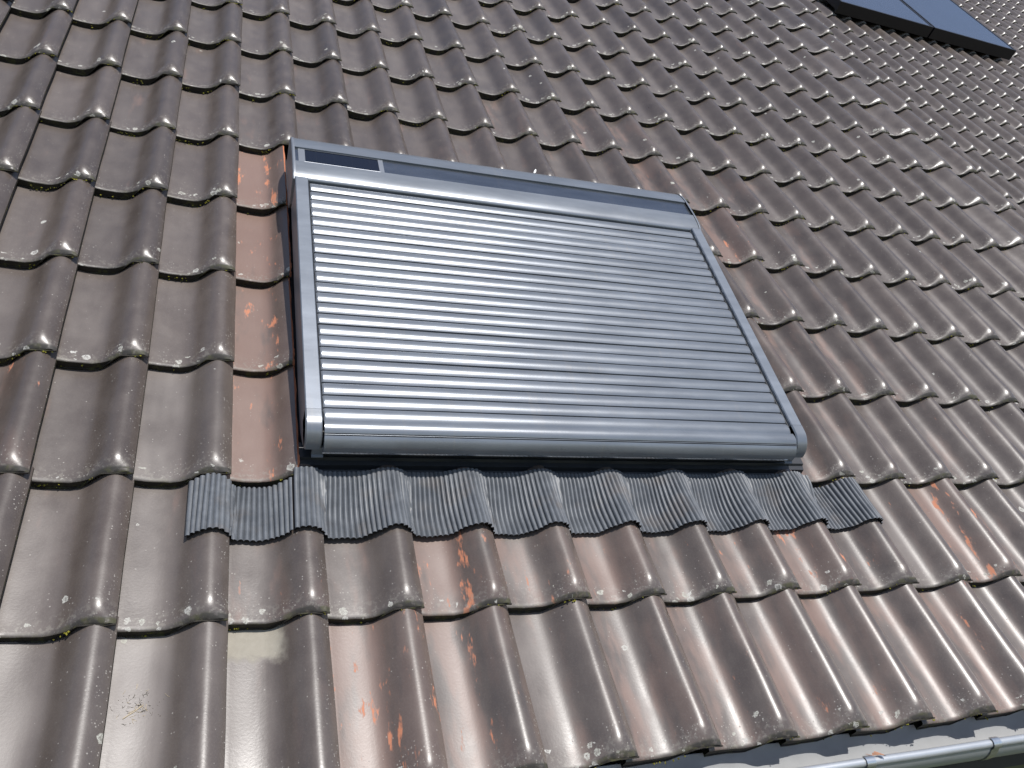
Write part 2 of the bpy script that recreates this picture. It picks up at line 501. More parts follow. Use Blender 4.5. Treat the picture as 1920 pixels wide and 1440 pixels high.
TS = [-.09, -.001, .05, .12, .2, .29, .37, .43, .47, .51, .55, .59, .63, .67, .705, .74, .775, .81, .85, .885, .92, .95, .98, 1.0]
YS = [0, .0008, .002, .004, .007, .011, 0.016, .022, .029, .036, .044, .052, .07, .09, .12, .15, .18, .21, .24, .27, .30, .33, L + .03]
TS_LO = [-.06, .15, .40, .50, .60, .70, .81, .91, 1.0]
YS_LO = [0, .010, .030, L + .02]
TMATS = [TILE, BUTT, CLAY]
def warped(seed, mats, name, **kw):
    mb = tile_mb(TS, YS, **kw)
    o_ = Vector((seed * 7.3, seed * 3.1, 0))
    nv = []
    for x, y, z in mb.v:
        p = Vector((x * 9, y * 7, 0)) + o_
        foot_ = max(0, 1 - y / .05)
        dz = .0016 * mnoise.noise(p) + .0005 * mnoise.noise(p * 4)
        dy = foot_ * (.0022 * mnoise.noise(Vector((x * 16, 3.3, 0)) + o_) + .0010 * mnoise.noise(Vector((x * 70, 1.3, 0)) + o_))
        nv.append((x + .0008 * mnoise.noise(p + Vector((0, 9, 0))), y + dy, z + dz))
    mb.v = nv
    return mb.mesh(name, mats, 50)
NVAR = 6
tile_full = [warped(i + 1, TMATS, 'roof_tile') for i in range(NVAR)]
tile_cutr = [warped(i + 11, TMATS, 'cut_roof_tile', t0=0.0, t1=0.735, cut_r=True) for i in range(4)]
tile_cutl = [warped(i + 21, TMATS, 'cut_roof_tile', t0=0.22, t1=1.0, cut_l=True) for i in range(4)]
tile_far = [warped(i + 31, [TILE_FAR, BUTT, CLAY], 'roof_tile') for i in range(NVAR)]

# ------------------------------------------------------------------ near house
house = link('house', None, None, M.copy(), label='house with brown glazed tile roof around the silver shutter', category='house')
K0, K1, R0, R1 = -9, 20, -1, 19
RIDGE = (R1 + 1) * L
roof = MB()
UL, UR = K0 * W - W, 4.02
# deck with a well under the window (a sheet lying below the tiles)
for (a, b, c, d) in ((UL, .17, -.33, RIDGE), (1.56, UR, -.33, RIDGE), (.17, 1.56, -.33, .40), (.17, 1.56, 1.62, RIDGE)):
    roof.box((a, c, -.150), (b, d, -.105))
roof = build('roof', roof, DECK, house, 0)

def jit(a): return random.uniform(-a, a)
def wear_of(k, r):
    w = max(0.0, random.gauss(0.10, 0.10))
    if 1 <= k <= 10 and r in (0, -1): w = random.uniform(0.35, 0.72)
    if k >= 8 and r in (0, 1, -1): w = max(w, random.uniform(.25, .55))
    if k == 1 and 1 <= r <= 4: w = {1: 1.0, 2: .9, 3: .95, 4: 1.0}[r]
    if 9 <= k <= 13 and 2 <= r <= 5: w = max(w, random.uniform(.18, .45))
    if 2 <= k <= 9 and r in (5, 6): w = max(w, random.uniform(.10, .3))
    sp = {(10, 4): .95, (11, 0): 1.1, (-2, 1): .75, (2, -1): 1.15, (3, 0): 1.10, (1, 0): .75, (3, -1): .8, (7, 0): .8, (8, 0): 1.05, (6, -1): .75, (9, 5): .6, (-1, 0): .15, (0, -1): .1, (0, 0): .15, (0, 1): .05, (1, -1): .45}
    return sp.get((k, r), w)
def dust_of(k, r):
    if (k, r) == (0, 1): return 1.0
    if (k, r) == (0, -1): return 1.0
    if r == -1: return random.uniform(.15, .5) if k > 0 else .7
    if r == 0: return random.uniform(.1, .45)
    if r > 6: return random.uniform(.15, .3)
    return random.uniform(.0, .3)

def pink_of(k, r):
    if k == 1 and 1 <= r <= 4: return {1: .6, 2: .6, 3: .8, 4: 1.0}[r]
    if k >= 2 and r in (-1, 0): return random.uniform(.1, .38)
    if 9 <= k <= 12 and 1 <= r <= 6: return random.uniform(.15, .5)
    if 2 <= k <= 12 and 5 <= r <= 7: return random.uniform(.1, .35)
    return random.uniform(0, .18)
near = []
for r in range(R0, R1 + 1):
    for k in range(K0, K1 + 1):
        if 2 <= k <= 8 and 1 <= r <= 4: continue
        c = ((k - .5) * W, (r + .5) * L, -.01)
        p = project(c)
        inside = p is not None and -90 < p[0] < 2020 and -110 < p[1] < 1600
        size = 1 / p[2] if inside else -1
        near.append((size, k, r))
near.sort(key=lambda q: -q[0])
vis = [q for q in near if q[0] > 0][:300]
visset = set((k, r) for s, k, r in vis)
rest = MB()
for s, k, r in near:
    cx, cv = 0.0, 0.0
    sx = 1.0
    if k >= 19:                               # the wider last two columns before the verge
        cx, cv = .065, .062
        if k == 19: sx = 1.325
    m4 = Matrix.Translation((k * W + cx + jit(.0014), r * L + cv + jit(.0032), jit(.0016))) @ Matrix.Rotation(jit(.008), 4, 'Z') @ Matrix.Rotation(jit(.009), 4, 'Y') @ Matrix.Rotation(jit(.005), 4, 'X') @ Matrix.Diagonal((sx, 1, 1, 1))
    if (k, r) in visset:
        me = random.choice(tile_full)
        if k == 1 and 1 <= r <= 4: me = tile_cutr[r - 1]
        if k == 9 and 1 <= r <= 4: me = tile_cutl[r - 1]
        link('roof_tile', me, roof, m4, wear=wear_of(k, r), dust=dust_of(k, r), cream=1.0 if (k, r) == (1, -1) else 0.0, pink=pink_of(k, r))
    else:
        tile_mb(TS_LO, YS_LO, mb=rest, fn=lambda p, m=m4: tuple(m @ Vector(p)), seed=random.random())
print('near tiles', len(near), 'as parts', len(vis), 'visible', sum(1 for q in near if q[0] > 0))
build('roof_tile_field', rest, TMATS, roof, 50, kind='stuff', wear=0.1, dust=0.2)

# verge, walls, fascia of the near house -- in world coords, brought back to roof coords
def w2r(p): return tuple(MI @ Vector(p))
ridge_w = M @ Vector((0, RIDGE, -.06))
eave_w = M @ Vector((0, -.33, -.09))
GZ = eave_w.z - 3.0
WALLY = eave_w.y + .42
walls = MB()
walls.box((UL + .1, WALLY, GZ), (3.96, WALLY + .3, M.to_3x3()[2][1] * 0 + (eave_w.z + (WALLY - eave_w.y) * math.tan(PITCH) - .10)), 0, w2r)
zt = lambda y: eave_w.z + (y - eave_w.y) * math.tan(PITCH) - .12
back_y = 2 * ridge_w.y - WALLY
for x0, x1 in ((3.72, 3.96), (UL + .1, UL + .34)):
    pts = [(WALLY + .3, GZ), (back_y, GZ), (back_y, zt(WALLY + .3)), (ridge_w.y, ridge_w.z - .12), (WALLY + .3, zt(WALLY + .3))]
    walls.prism(pts, x0, x1, 0, w2r)
build('wall', walls, RENDERW, house, 0)
# rear roof slope (unseen from here) so that the house is closed
rear = MB()
rear.prism([(ridge_w.y, ridge_w.z), (back_y + .4, zt(WALLY) - .35), (back_y + .4, zt(WALLY) - .40), (ridge_w.y, ridge_w.z - .06)], UL, UR, 0, w2r)
build('rear_slope', rear, DECK, house, 0)
fas = MB()
fas.box((UL, eave_w.y + .004, eave_w.z - .17), (UR, eave_w.y + .030, eave_w.z - .02), 0, w2r)
fas.box((UL, eave_w.y + .034, eave_w.z - .17), (UR, WALLY - .003, eave_w.z - .15), 0, w2r)
build('fascia_board', fas, FASCIA, house, 0)

# ------------------------------------------------------------------ gutter of the near house
BEAD = Vector((0, -0.334, -0.272))          # world y, z of the rolled front edge
bx = BEAD
gr = 0.056
gcy, gcz = bx.y + gr - .004, bx.z - .004
gut = MB()
gin, gout = [], []
for i in range(15):
    a = math.pi + math.pi * i / 14
    gin.append((gcy + gr * math.cos(a), gcz + gr * math.sin(a)))
    gout.append((gcy + (gr + .0018) * math.cos(a), gcz + (gr + .0018) * math.sin(a)))
gin.append((gcy + gr, gcz + .006)); gout.append((gcy + gr + .0018, gcz + .006))
GU0, GU1 = UL - .02, 4.10
gut.quad_grid([[w2r((x, a, b)) for a, b in gin] for x in (GU0, GU1)], 1)
gut.quad_grid([[w2r((x, a, b)) for a, b in gout] for x in (GU0, GU1)], 0, flip=True)
gutter = build('gutter', gut, [ZINC, ZINC_IN], house, 60)
bead = MB()
bead.tube([w2r((GU0 + (GU1 - GU0) * i / 40, bx.y, bx.z + .0006 * math.sin(i * 2.1))) for i in range(41)], .0098, 16)
build('bead', bead, ZINC, gutter, 60)
for gx in (-.62, .28, 1.345, 1.727 + .0, 2.63, 3.53):
    cl = MB()
    path = []
    rr = .0118
    for i in range(13):
        a = R_(-150 + 270 * i / 12)
        path.append((bx.y - rr * math.cos(a) * 1.0, bx.z + rr * math.sin(a)))
    strip = [[w2r((gx + dx, a, b)) for a, b in path] for dx in (-.0125, .0125)]
    cl.quad_grid(strip, 0)
    strip2 = [[w2r((gx + dx, bx.y - (rr + .0014) * math.cos(R_(-150 + 270 * i / 12)), bx.z + (rr + .0014) * math.sin(R_(-150 + 270 * i / 12)))) for i in range(13)] for dx in (-.0125, .0125)]
    cl.quad_grid(strip2, 0, flip=True)
    # strap round the belly of the gutter
    belly = [(gcy + (gr + .004) * math.cos(math.pi + math.pi * i / 10), gcz + (gr + .004) * math.sin(math.pi + math.pi * i / 10)) for i in range(11)]
    belly.append((gcy + gr + .006, gcz + .002))
    cl.quad_grid([[w2r((gx + dx, a, b)) for a, b in belly] for dx in (-.0125, .0125)], 0, flip=True)
    build('bracket', cl, GALV, gutter, 50)

# ------------------------------------------------------------------ roof window with roller shutter
SA = R_(3.15); SV, SN = .461, .116
def sh(p):
    u, s, w = p
    return (u, SV + s * math.cos(SA) - w * math.sin(SA), SN + s * math.sin(SA) + w * math.cos(SA))
SU0, SU1 = .1565, 1.580
RW = .0375
win = link('roller_shutter', None, None, M @ Matrix.Translation((.868, .36, 0)), label='silver grey roller shutter closed over the roof window, with pleated apron', category='roller shutter')
WOFF = Matrix.Translation((-.868, -.36, 0))
def wb(name, mb, mats, smooth=35, parent=None, **pr):
    return build(name, mb, mats, parent or win, smooth, WOFF if parent is None else None, **pr)

# frame in the well (dark)
fr = MB()
fr.box((.168, .445, -.11), (1.568, 1.56, .030))
wb('window_frame', fr, BLACKF, 0)
fl = MB()   # side gutters of the flashing and the sill
fl.box((.118, .365, -.058), (.1665, 1.78, -.050))
fl.box((1.570, .365, -.058), (1.69, 1.78, -.050))
fl.box((.1665, 1.56, -.058), (1.570, 1.80, -.050))
fl.prism([(.3775, -.045), (.3775, -.022), (.386, -.019), (.3885, -.004), (.400, -.001), (.404, .006), (.4448, .010), (.4448, -.045)], .140, 1.625)
wb('flashing', fl, BLACKF, 25)
# dotted edge strip on the sill
# sash bottom bar: polished strip just under the shutter foot
st = MB()
st.prism([(.3875, .040), (.3875, .045), (.391, .0475), (.395, .0475), (.398, .045), (.398, .040)], SU0 + .044, SU1 - .045)
wb('polished_strip', st, POLISH, 30)
sb = MB()
sb.prism([(.3985, .020), (.3985, .058), (.4445, .058), (.4445, .020)], SU0 + .03, SU1 - .03)
wb('sash', sb, BLACKF, 0)
for ua in (SU0 + .020, SU1 - .047):
    kb = MB()
    kb.prism([(.386, .026), (.386, .030), (.392, .032), (.392, .056), (.3983, .056), (.3983, .026)], ua, ua + .027)
    wb('sash_bracket', kb, CAPG, 20)

# side rails
RB = .118
for side in (0, 1):
    u0 = SU0 if side == 0 else SU1 - RW
    rl = MB()
    c = .0025
    prof_r = [(u0, -RB), (u0, -c), (u0 + c, 0), (u0 + RW - c*.6, 0), (u0 + RW, -c*.6), (u0 + RW, -RB)]
    rows = [[sh((a, s, b)) for a, b in prof_r] for s in (0.0, .30, .60, 0.888)]
    rl.quad_grid(rows, 0)
    rl.poly([sh((a, 0.888, b)) for a, b in prof_r], 0)
    wb('side_rail', rl, ALU_RAIL, 40)
    # rounded foot
    ft = MB()
    path = []
    Rf = .056
    for i in range(15):
        a = R_(88 * i / 14)
        path.append((-.022 - Rf * math.sin(a), -Rf * (1 - math.cos(a)), a))
    path = [(-.0012, 0.0, 0.0)] + path
    rows = []
    e = .0008
    for s, w, a in path:
        nx, nz = -math.sin(a), math.cos(a)          # outward normal in (s, w)
        def off(d): return (s + nx * d, w + nz * d)
        rw = []
        for uu, d in ((u0 - e, -.050), (u0 - e, -.0032), (u0 + .0026, .0008), (u0 + RW - .0018, .0008), (u0 + RW + e, -.0022), (u0 + RW + e, -.050)):
            q = off(d); 
            rw.append(sh((uu, max(q[0], -.1) if False else q[0], q[1])))
        rows.append(rw)
    ft.quad_grid(rows, 0, flip=True)
    ft.poly([p for p in rows[-1]], 0)
    # solid cheeks
    for uu in (u0 - e, u0 + RW + e):
        ch = [sh((uu, s - math.sin(a) * -.003, w - math.cos(a) * .003)) for s, w, a in path]
        ch += [sh((uu, -.022, -RB + .03)), sh((uu, -.0012, -RB + .03))]
        ft.poly(ch, 0)
    wb('rail_foot', ft, ALU, 40)
    # slot lip inside the rail
    lp = MB()
    uu = u0 + RW + .0008 if side == 0 else u0 - .0046
    lp.quad_grid([[sh((uu + d, s, w)) for d, w in ((0, -.030), (0, -.011), (.0019, -.010), (.0038, -.011), (.0038, -.030))] for s in (.0, 0.888)], 0)
    wb('guide_lip', lp, BLACKF, 30)

# slats
PIT = .03935
half = R_(28)
Rs = (PIT - .0042) / (2 * math.sin(half))
us0, us1 = SU0 + RW + .0050, SU1 - RW - .0050
def slat_rows(s_mid, w_top, rad, hf, n=10, ang=0.0, ends=True):
    rows = []
    for q in range(n + 1):
        a = hf * (2 * q / n - 1)
        rows.append((rad * math.sin(a), rad * (math.cos(a) - 1)))
    return rows
nsl = 23
for i in range(nsl):
    smid = .878 - PIT * (i + .5)
    sl = MB()
    dw = jit(.0006); dt = jit(.026) + (.018 if i % 3 == 1 else -.008)
    pr = [(smid + a * math.cos(dt), -.0068 + b + a * math.sin(dt) + dw) for a, b in slat_rows(0, 0, Rs, half)]
    lo, hi = pr[0], pr[-1]
    full = [(lo[0] - .0006, lo[1] - .006)] + pr + [(hi[0] + .0002, hi[1] - .006)]
    ul = us0 + jit(.0006); ur = us1 + jit(.0008)
    cols = [ul, ul + .004, ul + .0045] + [ul + (ur - ul) * q_ / 9 for q_ in range(1, 9)] + [ur - .0045, ur - .004, ur]
    bow = [0, 0, 0] + [jit(.00022) for _ in range(8)] + [0, 0, 0]
    rows = []
    for a, b in full:
        rows.append([sh((u, a + bw, b + bw - (.0022 if u in (ul, ur) else 0))) for u, bw in zip(cols, bow)])
    sl.quad_grid(rows, 0)
    sl.poly([sh((ul, a, b - .0022)) for a, b in full][::-1]); sl.poly([sh((ur, a, b - .0022)) for a, b in full])
    wb('slat', sl, ALU, 45)
# dark bed behind the slats
bd = MB()
bd.box((SU0 + RW + .0003, -.06, -.075), (SU1 - RW - .0003, .905, -.040), 0, sh)
wb('shutter_bed', bd, BLACKF, 0)
# curved bottom bar: three pieces that follow the rounded foot
Rc = .050
def foot(d, off):
    """distance d along the curved path below s = s0, offset off along the normal"""
    s0 = .878 - PIT * nsl
    flat = .012
    if d < flat:
        return (s0 - d, -.0068 + off)
    a = (d - flat) / Rc
    return (s0 - flat - (Rc + off) * math.sin(a), -.0068 - Rc + (Rc + off) * math.cos(a))
for d0, d1, bul in ((.0010, .0350, .0026), (.0370, .0395, .0012), (.0410, .0840, .0012)):
    bb = MB()
    n = 12
    top = [foot(d0 + (d1 - d0) * q / n, bul * (1 - (2 * q / n - 1) ** 2)) for q in range(n + 1)]
    prf = [foot(d0, -.006)] + top + [foot(d1, -.006)]
    bb.quad_grid([[sh((u, a, b)) for u in (us0, us1)] for a, b in prf], 0, flip=True)
    for u, fl_ in ((us0, False), (us1, True)):
        pl = [sh((u, a, b)) for a, b in prf]
        bb.poly(pl if fl_ else pl[::-1])
    wb('bottom_bar', bb, ALU, 45)

# hood
HP = [(.8850, -.0560), (.8850, -.0115), (.8860, -.0088), (.8890, -.0062), (.8950, -.0035), (.9050, -.0010), (.9200, .0006), (.9400, .0014), (.9650, .0012)]
HB = [(.9660, -.0040), (1.0440, -.0092)]
HT = [(1.0450, -.0036), (1.0650, -.0062), (1.0900, -.0112), (1.1130, -.0190), (1.1300, -.0300), (1.1420, -.0450), (1.1470, -.0640), (1.1470, -.1500)]
hd = MB()
uh0, uh1 = SU0 + .0030, SU1 - .0030
for part in (HP, HT):
    hd.quad_grid([[sh((u, a, b)) for u in (uh0, uh0 + .2, uh1)] for a, b in part], 0, flip=True)
hd.quad_grid([[sh((u, a, b)) for u in (uh0, uh1)] for a, b in (HP[-1], HB[0])], 0, flip=True)
hd.quad_grid([[sh((u, a, b)) for u in (uh0, uh1)] for a, b in (HB[1], HT[0])], 0, flip=True)
hd.quad_grid([[sh((u, a, b)) for u in (uh0, uh1)] for a, b in ((.8850, -.0560), (.93, -.0560), (.93, -.150), (1.147, -.150))], 0)
hood = wb('hood', hd, ALU, 40)
bn = MB()
uc1 = .436
bn.quad_grid([[sh((u, a, b)) for u in (uh0 + .0005, uh1 - .0005)] for a, b in HB], 0, flip=True)
wb('band', bn, ALU_BAND, 30, hood)
cf = MB()   # moulded frame of the solar cell
def hbw(s, d): return HB[0][1] + (HB[1][1] - HB[0][1]) * (s - HB[0][0]) / (HB[1][0] - HB[0][0]) + d
cu0, cu1 = uh0 + .010, uc1
def cpt(u, s, d): return sh((u, s, hbw(s, d)))
o = [(cu0, .9668), (cu1, .9668), (cu1, 1.0432), (cu0, 1.0432)]
i_ = [(cu0 + .020, .9705), (cu1 - .016, .9705), (cu1 - .016, 1.0395), (cu0 + .020, 1.0395)]
for q in range(4):
    r2 = (q + 1) % 4
    cf.poly([cpt(*o[q], .0012), cpt(*o[r2], .0012), cpt(*i_[r2], .0026), cpt(*i_[q], .0026)])
    cf.poly([cpt(*i_[q], .0026), cpt(*i_[r2], .0026), cpt(*i_[r2], .0008), cpt(*i_[q], .0008)])
    cf.poly([cpt(*o[r2], .0012), cpt(*o[q], .0012), cpt(*o[q], -.002), cpt(*o[r2], -.002)])
wb('solar_cell_frame', cf, CAPG, 20, hood)
ce = MB()
ce.poly([cpt(*p, .0010) for p in i_])
wb('solar_cell', ce, CELL, 0, hood)
HPALL = HP + HB + HT
for side in (0, 1):
    ec = MB()
    ua, ub = (SU0 - .0065, SU0 + .0026) if side == 0 else (SU1 - .0026, SU1 + .0065)
    outl = [(a - (.0022 if a < .889 else 0), b + .0022) for a, b in HP + [HT[0]] + HT[1:-1]] + [(1.1490, -.1480), (.920, -.1480), (.8820, -.1000)]
    ins = ua + .003 if side == 0 else ub - .003
    cx_, cy_ = 1.01, -.06
    inner = [(cx_ + (a - cx_) * .985, cy_ + (b - cy_) * .96) for a, b in outl]
    ue = ua if side == 0 else ub
    ui = ub if side == 0 else ua
    rows = [[sh((ui, a, b)) for a, b in outl + outl[:1]], [sh((ins, a, b)) for a, b in outl + outl[:1]], [sh((ue, a, b)) for a, b in inner + inner[:1]]]
    ec.quad_grid(rows, 0, flip=(side == 0))
    pl = [sh((ue, a, b)) for a, b in inner]
    ec.poly(pl if side == 0 else pl[::-1])
    wb('end_cap', ec, CAPG if side == 0 else ALU_RAIL, 35, hood)

# pleated apron
ap = MB()
AU0, AU1 = -.088, 1.812
NP, SP = 168, 6
# arc-length table along the wave
tab = []; acc = 0; prev = None
NN = 1200
for i in range(NN + 1):
    u = AU0 + (AU1 - AU0) * i / NN
    z = surf(u, .2)
    if prev: acc += math.hypot(u - prev[0], min(.02, max(-.008, z - prev[1])))
    tab.append((acc, u)); prev = (u, z)
def u_arc(q):
    d = q * acc
    lo, hi = 0, NN
    while hi - lo > 1:
        m_ = (lo + hi) // 2
        if tab[m_][0] < d: lo = m_
        else: hi = m_
    (a, ua), (b, ub) = tab[lo], tab[hi]
    return ua + (ub - ua) * (d - a) / max(1e-9, b - a)
def wave(u):
    """profile of the tiles below, softened where the roll drops to the next pan"""
    s_ = 0; ww = 0
    for d, w_ in ((-.010, .15), (-.005, .2), (0, .3), (.005, .2), (.010, .15)):
        t = ((u + d) / W) % 1.0
        s_ += prof(t) * w_; ww += w_
    return s_ / ww
NV = 15
rng = random.Random(3)
pj = [rng.uniform(-.22, .22) for _ in range(NP + 2)]
cols = []
for i in range(NP * SP + 1):
    q = i / (NP * SP)
    ph = i / SP
    k = int(ph); fph = ph - k
    u_m = AU0 + (AU1 - AU0) * q
    mid = .137 < u_m < 1.628
    vt = .369 if mid else .349
    vb = .196 + .0012 * math.sin(ph * 1.3) + .002 * math.sin(u_m * 3.1)
    ub = u_arc(q)
    ut = u_m
    rid = abs(math.sin(math.pi * fph)) ** .75
    amp = (.0066 + .0018 * pj[k])
    col = []
    for j in range(NV + 1):
        f_ = j / NV
        v = vb + (vt - vb) * f_
        mix = f_ ** 1.1
        u = ub + (ut - ub) * mix + .0016 * pj[k] * math.sin(f_ * 5 + k)
        w0 = CREST + wave(u) - TILT * (v % L) / L if v < L else CREST + wave(u) - TILT
        h = w0 + .0070 + .0045 * (1 - f_) ** 2
        if mid:
            e = max(0, (v - .23) / (.369 - .23)); e = e*e*(3-2*e)
            flat = .0118 + .36 * wave(u)
            h = h + (flat - h) * e
        du = (wave(u + .004) - wave(u - .004)) / .008
        lift = amp * rid * (1.0 if f_ < .93 or not mid else .65)
        nn = math.hypot(1, du)
        col.append((u - du / nn * lift * .8, v, h + lift / nn))
    cols.append(col)
# tear the sheet where it steps up beside the cut tiles
def split_runs():
    runs = [[]]
    for i, c in enumerate(cols):
        if runs[-1] and abs(c[-1][1] - runs[-1][-1][-1][1]) > .02:
            runs.append([])
        runs[-1].append(c)
    return runs
for run in split_runs():
    ap.quad_grid(run, 0, flip=True)
    # butyl underside edge
    rim = [[c[0] for c in run], [(c[0][0], c[0][1] + .0008, c[0][2] - .0052) for c in run], [(c[0][0], c[0][1] + .03, c[0][2] - .0105) for c in run]]
    ap.quad_grid(rim, 1, flip=True)
    tr = [[c[-1] for c in run], [(c[-1][0], c[-1][1] + .003, c[-1][2] - .012) for c in run]]
    ap.quad_grid(tr, 1)
wb('apron', ap, [APRON, BLACKF], 75)

# ------------------------------------------------------------------ neighbour's house, half a metre lower
D4 = Matrix(((0.999916, -0.005483, 0.011731, 6.84164), (0.005635, 0.9999, -0.012992, 4.54472), (-0.011659, 0.013057, 0.999847, -0.55786), (0, 0, 0, 1)))
nb = link('neighbour_house', None, None, M @ D4, label='adjoining lower house whose plain brown tile roof carries the solar panels', category='house')
FC0, FC1, FR0, FR1 = -13, 34, -15, 21
dk = MB()
dk.box(((FC0 - 1) * W, FR0 * L - .02, -.15), (FC1 * W, (FR1 + 1) * L, -.105))
nroof = build('roof', dk, DECK, nb, 0)
cand = []
for r in range(FR0, FR1 + 1):
    for k in range(FC0, FC1 + 1):
        c = D4 @ Vector(((k - .5) * W, (r + .3) * L, 0))
        p = project(c)
        vis_ = False
        if p and -10 < p[0] < 1960 and -25 < p[1] < 1470:
            h_ = ray_plane(p[0], p[1], 0.0)
            vis_ = h_.x > 4.02
        cand.append((1 / p[2] if vis_ else -1, k, r))
cand.sort(key=lambda q: -q[0])
vf = set((k, r) for s, k, r in cand[:300] if s > 0)
rest = MB()
for s, k, r in cand:
    m4 = Matrix.Translation((k * W + jit(.0012), r * L + jit(.003), jit(.0012))) @ Matrix.Rotation(jit(.005), 4, 'Z')
    if (k, r) in vf:
        link('roof_tile', random.choice(tile_far), nroof, m4, wear=max(0, random.gauss(.05, .06)), dust=random.uniform(.1, .35))
    else:
        tile_mb(TS_LO, YS_LO, mb=rest, fn=lambda p, m=m4: tuple(m @ Vector(p)), seed=random.random())
print('far tiles', len(cand), 'visible', sum(1 for q in cand if q[0] > 0))
build('roof_tile_field', rest, [TILE_FAR, BUTT, CLAY], nroof, 50, kind='stuff', wear=0.05, dust=0.2)
# walls of the neighbour
D4I = (M @ D4).inverted()
def w2f(p): return tuple(D4I @ Vector(p))
fe = M @ D4 @ Vector((0, FR0 * L, -.1)); fr_ = M @ D4 @ Vector((0, (FR1 + 1) * L, -.1))
wl = MB()
x0, x1 = (M @ D4 @ Vector((FC0 * W, 0, 0))).x - .1, (M @ D4 @ Vector((FC1 * W, 0, 0))).x - .3
ft_ = lambda y: fe.z + (y - fe.y) * math.tan(PITCH) - .25
wl.prism([(fe.y + .5, GZ), (2 * fr_.y - fe.y, GZ), (2 * fr_.y - fe.y, ft_(fe.y + .5)), (fr_.y, fr_.z - .3), (fe.y + .5, ft_(fe.y + .5))], x0, x1, 0, w2f)
build('wall', wl, RENDERW, nb, 0)

# solar collectors on it
for (ua, ub, lab) in ((-1.035, .235, 'dark blue solar panel nearer to the roof with the shutter'), (.258, 1.500, 'dark blue solar panel farther from the roof with the shutter')):
    va, vb_, nt = 2.165, 4.30, .140
    sp = link('solar_panel', None, None, M @ D4 @ Matrix.Translation((ua, va, .05)), label=lab, category='solar panel', group='solar panels on the lower roof')
    w_, h_ = ub - ua, vb_ - va
    f = MB()
    tk = .022
    for lo, hi in (((0, 0, -.025), (w_, tk, .090)), ((0, h_ - tk, 0), (w_, h_, .090)), ((0, tk, 0), (tk, h_ - tk, .090)), ((w_ - tk, tk, 0), (w_, h_ - tk, .090))):
        f.box(lo, hi)
    f.box((tk, tk, 0), (w_ - tk, h_ - tk, .03))
    build('frame', f, PFRAME, sp, 0)
    g = MB()
    g.box((tk + .0005, tk + .0005, .075), (w_ - tk - .0005, h_ - tk - .0005, .0865))
    build('glass', g, PGLASS, sp, 0)
    rr_ = MB()
    for q in (.15, .78):
        rr_.box((-.02 if ua < 0 else .004, h_ * q, -.0465), (w_ - .004 if ua < 0 else w_ + .02, h_ * q + .04, -.001))
    build('mounting_rail', rr_, GALV, sp, 0)

# ------------------------------------------------------------------ ground
T = NT('lawn_and_soil')
pos = T.n('ShaderNodeNewGeometry').outputs['Position']
gcol = T.mix(T.step(T.noise(pos, 1.6, 6, .7), .3, .7), (0.030, 0.038, 0.016), (0.070, 0.075, 0.035))
GRASS = T.fin(gcol, .9, 0, T.bump(T.noise(pos, 40, 4), .6, .02))
gm = MB()
gm.quad_grid([[(x, y, GZ) for x in (-400, -20, 0, 20, 400)] for y in (-400, -20, 0, 20, 400)])
build('ground', gm, GRASS, None, 0, kind='structure')

# ------------------------------------------------------------------ moss along the tile feet
T = NT('moss')
pos = T.n('ShaderNodeNewGeometry').outputs['Position']
mc = T.mix(T.step(T.noise(pos, 28, 3), .35, .65), (0.050, 0.050, 0.014), (0.26, 0.235, 0.035))
MOSSM = T.fin(mc, .95, 0, None, .1)
mo = MB()
mr = random.Random(11)
def blob(p, r, sq=.7):
    b = len(mo.v)
    for d in ((1,0,0),(-1,0,0),(0,1,0),(0,-1,0),(0,0,1),(0,0,-1)):
        k_ = r * mr.uniform(.6, 1.3)
        mo.v.append((p[0] + d[0]*k_, p[1] + d[1]*k_, p[2] + d[2]*k_*sq)); mo.uv.append((.5, .5))
    for q in ((0,2,4),(2,1,4),(1,3,4),(3,0,4),(2,0,5),(1,2,5),(3,1,5),(0,3,5)):
        mo.f.append(tuple(b + i for i in q)); mo.m.append(0)
for s_, k, r in vis:
    if s_ < .19: continue
    dens = .85 if k < 4 else .5
    if r == 0: dens *= .8
    n_ = int(46 * dens)
    for _ in range(n_):
        t = mr.random()
        if k == 1 and 1 <= r <= 4 and t > .72: continue
        if k == 9 and 1 <= r <= 4 and t < .25: continue
        g = mnoise.noise(Vector((k + t, r * 3.7, 0)) * 3.1) + .55 * mnoise.noise(Vector((k + t, r * 1.3, 5)) * 11)
        if g < .12: continue
        x = (k - 1 + t) * W + (.065 if k >= 19 else 0); vv = r * L + (.062 if k >= 19 else 0)
        lo = interp(LIP, t); hi = tile_z(t, 0)
        blob((x, vv - .0018 + mr.uniform(-.002, .001), lo + mr.uniform(.001, max(.004, (hi - lo) * .75))), mr.uniform(.0011, .0033))
build('moss', mo, MOSSM, None, 0, mat4=M.copy(), kind='stuff', label='yellow green moss tufts along the feet of the tiles', category='moss')

